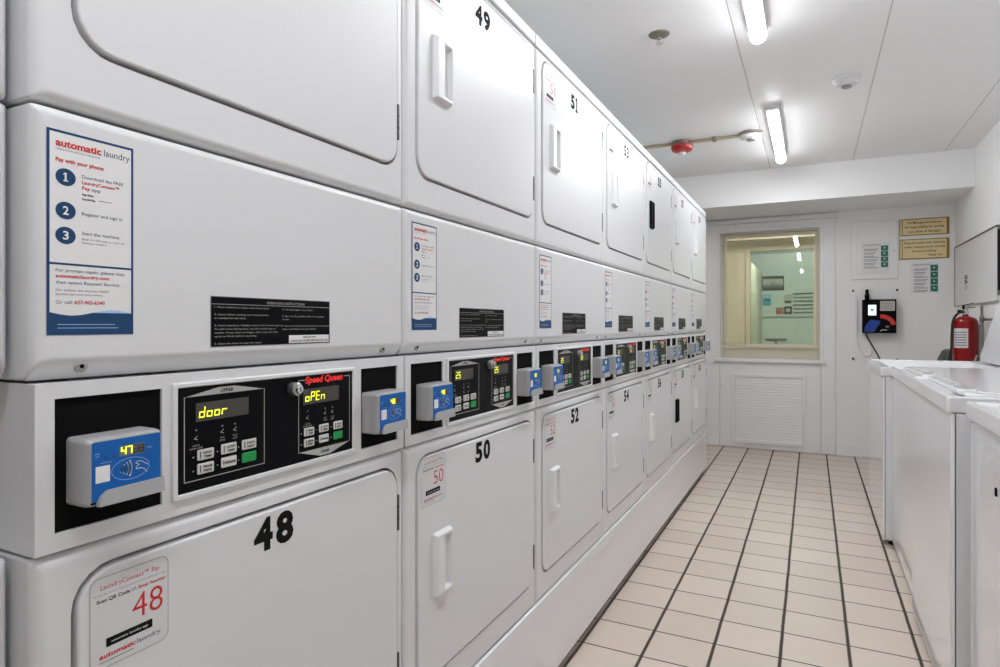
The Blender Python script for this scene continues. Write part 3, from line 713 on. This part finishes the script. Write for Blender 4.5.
# ------------------------------------------------------------------ ceiling things
def tube_light(y0, label):
    g = empty('ceiling_light', (-.207, y0, ZC), label, 'light', 'linear ceiling lights')
    m = MB(); m.rbox(-.038,.038,0,1.20,-.030,-.0006,'plastic_white',r=.006,axis='z'); obj('housing', m, g)
    m = MB()
    n=9; prof = [(.032*math.cos(PI+PI*i/n), -.034+.030*math.sin(PI+PI*i/n)) for i in range(n+1)]
    V = []; 
    for yy_, s in ((.045,.85),(.05,1),(1.165,1)): V += [(p[0]*s, yy_, -.0305+(p[1]+.034)*s-.0005) for p in prof]
    F = []
    K = n+1
    for i in range(2):
        for j in range(K): q = (j+1)%K; F.append((i*K+j,i*K+q,(i+1)*K+q,(i+1)*K+j))
    F += [tuple(range(K)), tuple(2*K+j for j in range(K))]
    
    side = [q for q in F if len(q) == 4 and (q[0] % K in (0, 1, K-3, K-2, K-1))]
    m.add(V, [q for q in F if q not in side], 'lamp'); m.add(V, side, 'lamp_side'); obj('diffuser', m, g)
    m = MB(); V = []
    pr = [(.036*math.cos(PI+PI*i/n), .038*math.sin(PI+PI*i/n)) for i in range(n+1)]
    for yy_, s in ((1.166,.97),(1.172,1),(1.195,1),(1.203,.85)): V += [(p[0]*s, yy_, -.0305+p[1]*s) for p in pr]
    F = []
    for i in range(3):
        for j in range(K): q = (j+1)%K; F.append((i*K+j,i*K+q,(i+1)*K+q,(i+1)*K+j))
    F += [tuple(range(K)), tuple(3*K+j for j in range(K))]
    
    side = [q for q in F if len(q) != 4 or (q[0] % K in (0, 1, K-3, K-2, K-1))]
    m.add(V, [q for q in F if q not in side], 'lamp'); m.add(V, side, 'lamp_side'); obj('end_cap', m, g)
    m = MB(); m.lathe([(.006,-.0305),(.006,-.036),(.003,-.037)], (0,.022,0), 'steel', k=12); obj('screw', m, g)
    return g
tube_light(1.73, 'linear ceiling light entering from the top edge, nearer of the two in view')
tube_light(3.98, 'linear ceiling light seen whole, closer to the far wall')
tube_light(-.55, 'linear ceiling light above and behind the camera')
def smoke(x, y, r, label, base='plastic_white'):
    g = empty('smoke_detector', (x, y, ZC), label, 'smoke detector')
    m = MB(); m.lathe([(r,-.0006),(r,-.012),(r*.93,-.018)], (0,0,0), base); obj('base', m, g)
    m = MB(); m.lathe([(r*.86,-.0185),(r*.86,-.026),(r*.78,-.036),(r*.55,-.042),(r*.5,-.0425)], (0,0,0), 'plastic_white'); obj('cover', m, g)
    m = MB(); m.lathe([(r*.36,-.043),(r*.36,-.050),(r*.3,-.053)], (0,0,0), 'plastic_grey' , k=18); obj('sensor_cap', m, g)
    return g
smoke(.163, 3.72, .066, 'white smoke detector alone on the ceiling right of the lights')
smoke(-.365, 4.50, .078, 'white smoke detector at the end of the tan conduit', 'box_metal')
g = empty('fire_alarm', (-.815, 4.50, ZC), 'red round fire alarm hanging from the tan ceiling conduit', 'fire alarm')
m = MB(); m.lathe([(.062,-.0006),(.062,-.026)], (0,0,0), 'box_metal'); obj('mounting_box', m, g)
m = MB(); m.lathe([(.070,-.0265),(.074,-.032),(.074,-.052),(.066,-.066),(.045,-.076),(.025,-.078)], (0,0,0), 'red_plastic'); obj('housing', m, g)
m = MB(); m.lathe([(.026,-.0785),(.026,-.085),(.018,-.096),(.006,-.10)], (0,0,0), 'plastic_white', k=18); obj('strobe_lens', m, g)
m = MB(); m.tube([(-1.55,4.50,ZC-.012),(-.880,4.50,ZC-.012)], .0105, 'conduit'); m.tube([(-.752,4.50,ZC-.012),(-.445,4.50,ZC-.012)], .0105, 'conduit')
for x in (-.60,-1.2): m.rbox(x-.012, x+.012, 4.475, 4.525, ZC-.025, ZC-.0005, 'box_metal', r=.002, axis='z')
tag(obj('conduit', m), 'tan metal conduit crossing the ceiling from the dryers to a smoke detector', 'conduit')
g = empty('ceiling_sprinkler', (-.605, 2.79, ZC), 'dark round ceiling sprinkler above the dryers', 'sprinkler')
m = MB(); m.lathe([(.046,-.0006),(.044,-.004),(.030,-.009),(.022,-.009)], (0,0,0), 'box_metal'); obj('escutcheon', m, g)
m = MB(); m.lathe([(.011,-.0095),(.011,-.022),(.005,-.026),(.005,-.040),(.017,-.041),(.017,-.043)], (0,0,0), 'chrome', k=16); obj('nozzle', m, g)

# ------------------------------------------------------------------ far wall fittings
g = empty('breaker_panel', (.31, YW-.0005, 1.555), 'white painted metal access panel on the far wall, left of the yellow plaques', 'panel')
m = MB(); m.rbox(0,.352,0,.505,-.016,0,'trim_paint',r=.004,axis='y'); obj('frame', m, g)
m = MB(); m.rbox(.048,.305,.045,.455,-.022,-.0165,'trim_paint',r=.003,axis='y'); obj('door', m, g)
m = MB(); m.lathe([(.006,0),(.006,-.005)], (.322,-.0165,.24), 'steel', axis='y', k=12); obj('latch', m, g)
def notice(mb, w, h, gx0, gx1, gz0, gz1, n, title):
    mb.rbox(0,w,0,h,-.0012,0,'paper',r=.0003,axis='y'); mb.frame('-y',(0,-.0012,0))
    mb.text(title, w*.08, h*.905, .011, 'ink_grey', w=w*.62, bold=.02)
    for i in range(n):
        z = h*(.78-.115*i)
        for j in range(2): mb.rect(w*.12, z-j*h*.042, w*(.62-.07*((i+j)%3)), z-j*h*.042+h*.018, 'ink_grey', .0005)
    k = 3 if n < 6 else 4
    for i in range(k):
        z0 = gz0+(gz1-gz0)*i/k; z1 = gz0+(gz1-gz0)*(i+1)/k
        mb.rect(gx0, z0+.003, gx1, z1-.001, 'sign_green', .0005); mb.disc((gx0+gx1)/2, (z0+z1)/2+.004, (gx1-gx0)*.13, 'mint_wall', .0008, k=12)
m = MB(); notice(m, .212, .262, .150, .203, .045, .235, 6, 'LAUNDRY INSTRUCTIONS'); 
tag(obj('paper_notice', m, loc=(.384, YW-.0232, 1.607)), 'white paper notice with three green boxes, taped on the access panel', 'notice')
m = MB(); notice(m, .200, .262, .140, .192, .012, .240, 7, 'LAUNDRY INSTRUCTIONS')
tag(obj('paper_notice', m, loc=(.752, YW-.0006, 1.424)), 'white paper notice with a green strip, on the wall below the yellow plaques', 'notice')
def plaque(z0, h, lines, label, last=None):
    g = empty('wall_plaque', (.672, YW-.0006, z0), label, 'sign', 'yellow plaques on the far wall'); w = .350
    m = MB(); m.rbox(0,w,0,h,-.010,0,'plaque_brown',r=.002,axis='y'); obj('backing_board', m, g)
    m = MB(); m.rbox(.022,w-.020,.008,h-.008,-.0125,-.0102,'plaque_yellow',r=.0008,axis='y'); m.rbox(.004,.016,.006,h-.006,-.0125,-.0102,'plaque_yellow',r=.0008,axis='y'); m.frame('-y',(0,-.0125,0))
    n = len(lines); st = (h-.03)/n
    for i, (s, ww) in enumerate(lines): m.text(s, (w/2 if s != 'Thank You' else w*.72), h-.013-st*(i+.80), st*.50, 'ink_brown', w=ww, align='c', bold=.015)
    obj('sign_face', m, g)
plaque(1.915, .142, [('The Management Assumes',.245),('No Responsibility for Articles',.275),('Lost, Stolen or Damaged',.225)], 'yellow plaque with brown border reading The Management Assumes No Responsibility, upper one')
plaque(1.715, .170, [('Please be careful when removing',.285),('clothes. Nothing may be removed',.285),('that does not belong.',.17),('Thank You',.10)], 'yellow plaque with brown border signed Thank You, lower one')
# mounting plate, terminal and cables
g = empty('mounting_plate', (.326, YW-.0005, .862), 'thin white square plate screwed to the wall behind the card terminal', 'plate')
m = MB(); m.rbox(-.012,.345,-.012,.605,-.004,0,'trim_paint',r=.0015,axis='y'); obj('plate_board', m, g)
for a, b in ((.0,.0),(.0,.595),(.328,.595),(.328,.0)):
    m = MB(); m.lathe([(.009,-.0045),(.009,-.012),(.006,-.014)], (a,0,b), 'black_matte', axis='y', k=14); obj('screw', m, g)
g = empty('card_terminal', (.394, YW-.006, 1.089), 'black wall-mounted card terminal with a lit screen and short aerial', 'terminal')
m = MB(); m.rbox(0,.246,0,.287,-.10,0,'black_matte',r=.006,axis='y'); obj('case', m, g)
m = MB(); m.rbox(.022,.110,.140,.265,-.1035,-.1005,'black_gloss',r=.001,axis='y'); obj('screen_bezel', m, g)
m = MB(); m.rbox(.040,.098,.152,.240,-.1055,-.104,'screen_white',r=.0005,axis='y'); m.frame('-y',(0,-.1055,0)); m.disc(.069,.197,.014,'ink_lightblue',.0004,k=14); obj('screen', m, g)
m = MB(); m.rbox(.128,.234,.190,.272,-.1035,-.1005,'poster_pale',r=.001,axis='y'); m.frame('-y',(0,-.1035,0))
for i in range(4): m.rect(.136,.203+i*.016,.226,.208+i*.016,'ink_grey',.0004)
obj('instruction_label', m, g)
m = MB(); m.frame('-y',(0,-.1004,0)); P = [(.128,.125)]+[(.128+.112*math.sin(t),.070+.090*math.cos(t)) for t in [PI/2*i/10 for i in range(11)]]+[(.205,.070)]+[(.128+.077*math.sin(t),.070+.055*math.cos(t)) for t in [PI/2-PI/2*i/10 for i in range(11)]]
m.poly(P, 'kiosk_red', .0004); obj('red_label', m, g)
m = MB(); m.frame('-y',(0,-.1004,0)); m.poly([(.012,.010),(.085,.010),(.105,.050),(.130,.085),(.128,.105),(.060,.115),(.030,.080),(.012,.045)], 'kiosk_blue', .0004); obj('blue_label', m, g)
m = MB(); m.frame('-y',(0,-.1004,0)); m.line([(.130,.020),(.150,.028),(.172,.026)], .006, 'ink_white', .0006); m.disc(.180,.055,.016,'ink_grey',.0006,ry=.009)
m.text('TAP', .180, .026, .010, 'ink_grey', align='c', n=.0006); obj('tap_mark', m, g)
m = MB(); m.rbox(.018,.052,.2875,.335,-.055,-.020,'black_matte',r=.005,axis='y'); m.lathe([(.013,.335),(.013,.372),(.009,.376)], (.035,-.038,0), 'black_matte', k=14); obj('antenna', m, g)
m = MB(); m.tube([(.420,YW-.05,1.0885),(.425,YW-.05,1.060),(.47,YW-.035,.98),(.53,YW-.03,.86),(.555,YW-.03,.76),(.56,YW-.03,.40),(.56,YW-.03,.006)], .0055, 'rubber', smooth=2)
tag(obj('power_cable', m), 'black cable running down from the card terminal behind the washers', 'cable')
m = MB(); m.tube([(.352,YW-.012,1.42),(.352,YW-.012,1.10),(.360,YW-.012,.99),(.395,YW-.012,.905),(.430,YW-.012,.885),(.462,YW-.012,.90),(.470,YW-.012,.93),(.452,YW-.012,.99),(.424,YW-.012,1.085)], .0075, 'plastic_white', smooth=2)
tag(obj('looped_cable', m), 'white cord hanging in a loop left of the card terminal', 'cord')

# ------------------------------------------------------------------ right wall
g = empty('wall_board', (XR-.0006, 4.94, 1.315), 'large white board with a dark upper edge on the right wall', 'board')
m = MB(); m.box(-.012,0,0,1.285,0,.468,'board_white'); obj('panel', m, g)
m = MB(); m.box(-.017,0,-.001,1.286,.4685,.478,'dark_frame'); obj('top_rail', m, g)
m = MB(); m.box(-.019,0,1.2865,1.294,-.006,.478,'plastic_grey'); obj('side_rail', m, g)
m = MB(); m.box(-.017,0,-.001,1.286,-.008,-.0005,'plastic_grey'); obj('bottom_rail', m, g)
m = MB(); m.frame('-x', (-.0122,.87,.11))
for i in range(7): m.rect(-.06,.012*i*1.4,.02+.03*((i*3)%2),.012*i*1.4+.011,'ink_black' if i > 2 else 'silver_ink')
obj('sticker', m, g)
g = empty('electrical_panel', (XR-.0006, 4.28, 1.345), 'dark panel past the white board at the right edge', 'panel')
m = MB(); m.rbox(0,.635,0,.44,-.016,0,'dark_frame',r=.003); obj('case', m, g)
m = MB(); m.rbox(.03,.605,.03,.41,-.020,-.0165,'black_matte',r=.002); obj('door', m, g)
# extinguisher
g = empty('fire_extinguisher', (.962, 5.36, .80), 'red fire extinguisher with white label mounted on the right wall behind the washers', 'fire extinguisher')
m = MB(); r = .073; m.lathe([(.05,0),(r-.004,.004),(r,.012),(r,.372),(r*.96,.390),(r*.8,.405),(r*.45,.416),(.018,.420),(.018,.432)], (0,0,0), 'ext_red', k=40); obj('cylinder', m, g)
m = MB(); m.lathe([(.017,.4325),(.019,.44),(.019,.465),(.012,.472)], (0,0,0), 'chrome', k=18); m.lathe([(.013,0),(.013,.022),(.004,.024)], (-.044,0,.452), 'black_matte', axis='x', k=16); m.box(-.022,-.012,-.006,.006,.446,.458,'chrome'); obj('valve', m, g)
m = MB(); m.add([(-.02,-.010,.473),(.055,-.010,.480),(.055,.010,.480),(-.02,.010,.473),(-.02,-.010,.478),(.055,-.010,.485),(.055,.010,.485),(-.02,.010,.478)], [(0,1,2,3),(4,5,6,7),(0,1,5,4),(1,2,6,5),(2,3,7,6),(3,0,4,7)], 'black_matte')
m.add([(-.015,-.009,.492),(.045,-.009,.508),(.045,.009,.508),(-.015,.009,.492),(-.015,-.009,.497),(.045,-.009,.513),(.045,.009,.513),(-.015,.009,.497)], [(0,1,2,3),(4,5,6,7),(0,1,5,4),(1,2,6,5),(2,3,7,6),(3,0,4,7)], 'black_matte')
m.box(-.017,-.005,-.008,.008,.472,.497,'black_matte'); obj('lever', m, g)
m = MB(); V = []; k = 14
for i in range(k+1):
    t = math.radians(200+i*72/k); V += [((r+.0006)*math.cos(t), (r+.0006)*math.sin(t), .20), ((r+.0006)*math.cos(t), (r+.0006)*math.sin(t), .335)]
m.add(V, [(2*i,2*i+2,2*i+3,2*i+1) for i in range(k)], 'sticker_white')
for j in range(6):
    V = []
    for i in range(k+1):
        t = math.radians(206+i*58/k); z = .215+j*.018; V += [((r+.0010)*math.cos(t), (r+.0010)*math.sin(t), z), ((r+.0010)*math.cos(t), (r+.0010)*math.sin(t), z+.007)]
    m.add(V, [(2*i,2*i+2,2*i+3,2*i+1) for i in range(k)], 'ink_grey')
obj('label', m, g)
m = MB(); m.tube([(-.012,-.018,.45),(-.045,-.028,.445),(-.078,-.030,.40),(-.084,-.030,.30),(-.084,-.028,.20),(-.088,-.026,.12)], .0075, 'rubber', smooth=2); m.tube([(-.088,-.026,.17),(-.098,-.030,.10)], .012, 'rubber'); obj('hose', m, g)
m = MB(); m.box(.075,.0985,-.02,.02,.10,.36,'steel'); obj('wall_bracket', m, g)
# water pipe
m = MB(); m.tube([(1.03,5.235,.001),(1.03,5.235,1.29)], .0085, 'pipe_grey'); m.tube([(1.03,5.20,1.195),(1.03,4.80,1.195),(1.03,4.78,1.17)], .010, 'pipe_grey'); m.lathe([(.014,-.02),(.014,.02)], (1.03,5.235,1.195), 'pipe_grey', k=14)
tag(obj('water_pipe', m), 'grey metal water pipe with a side branch right of the fire extinguisher', 'pipe')
# bin in the corner
g = empty('waste_bin', (.972, 5.95, 0), 'dark grey-green bin in the far corner, mostly hidden behind the washers', 'bin')
m = MB(); m.loft([(-.055,.065,-.11,.11,.02,.0005),(-.065,.075,-.125,.125,.02,.86),(-.067,.077,-.128,.128,.02,.872)], 'bin_green', 'z'); obj('body', m, g)
m = MB(); m.loft([(-.069,.079,-.130,.130,.02,.8725),(-.067,.077,-.128,.128,.02,.89),(-.040,.06,-.11,.11,.02,.955),(-.02,.05,-.09,.09,.02,.968)], 'bin_green', 'z'); obj('lid', m, g)

# ------------------------------------------------------------------ camera
f = 624.57; th = .4628
cam = bpy.data.cameras.new('camera'); co = bpy.data.objects.new('camera', cam); COL.objects.link(co)
cam.sensor_width = 36; cam.lens = f*36/1000; cam.clip_start = .02; cam.clip_end = 50
co.location = (0, 0, 1.1618); co.rotation_euler = (PI/2, 0, th)
cam.shift_y = -(324.53-333.5)/1000*-1
SC.camera = co
w = bpy.data.worlds.new('world'); w.use_nodes = True; w.node_tree.nodes['Background'].inputs[0].default_value = (.5,.5,.5,1); w.node_tree.nodes['Background'].inputs[1].default_value = .3; SC.world = w
SC.view_settings.view_transform = 'Standard'; SC.view_settings.look = 'None'; SC.view_settings.gamma = 1; SC.view_settings.use_curve_mapping = False
SC.view_settings.exposure = 0.43
SC.cycles.use_denoising = True; SC.cycles.max_bounces = 14; SC.cycles.diffuse_bounces = 8; SC.cycles.glossy_bounces = 5; SC.cycles.transparent_max_bounces = 12; SC.cycles.sample_clamp_indirect = 6
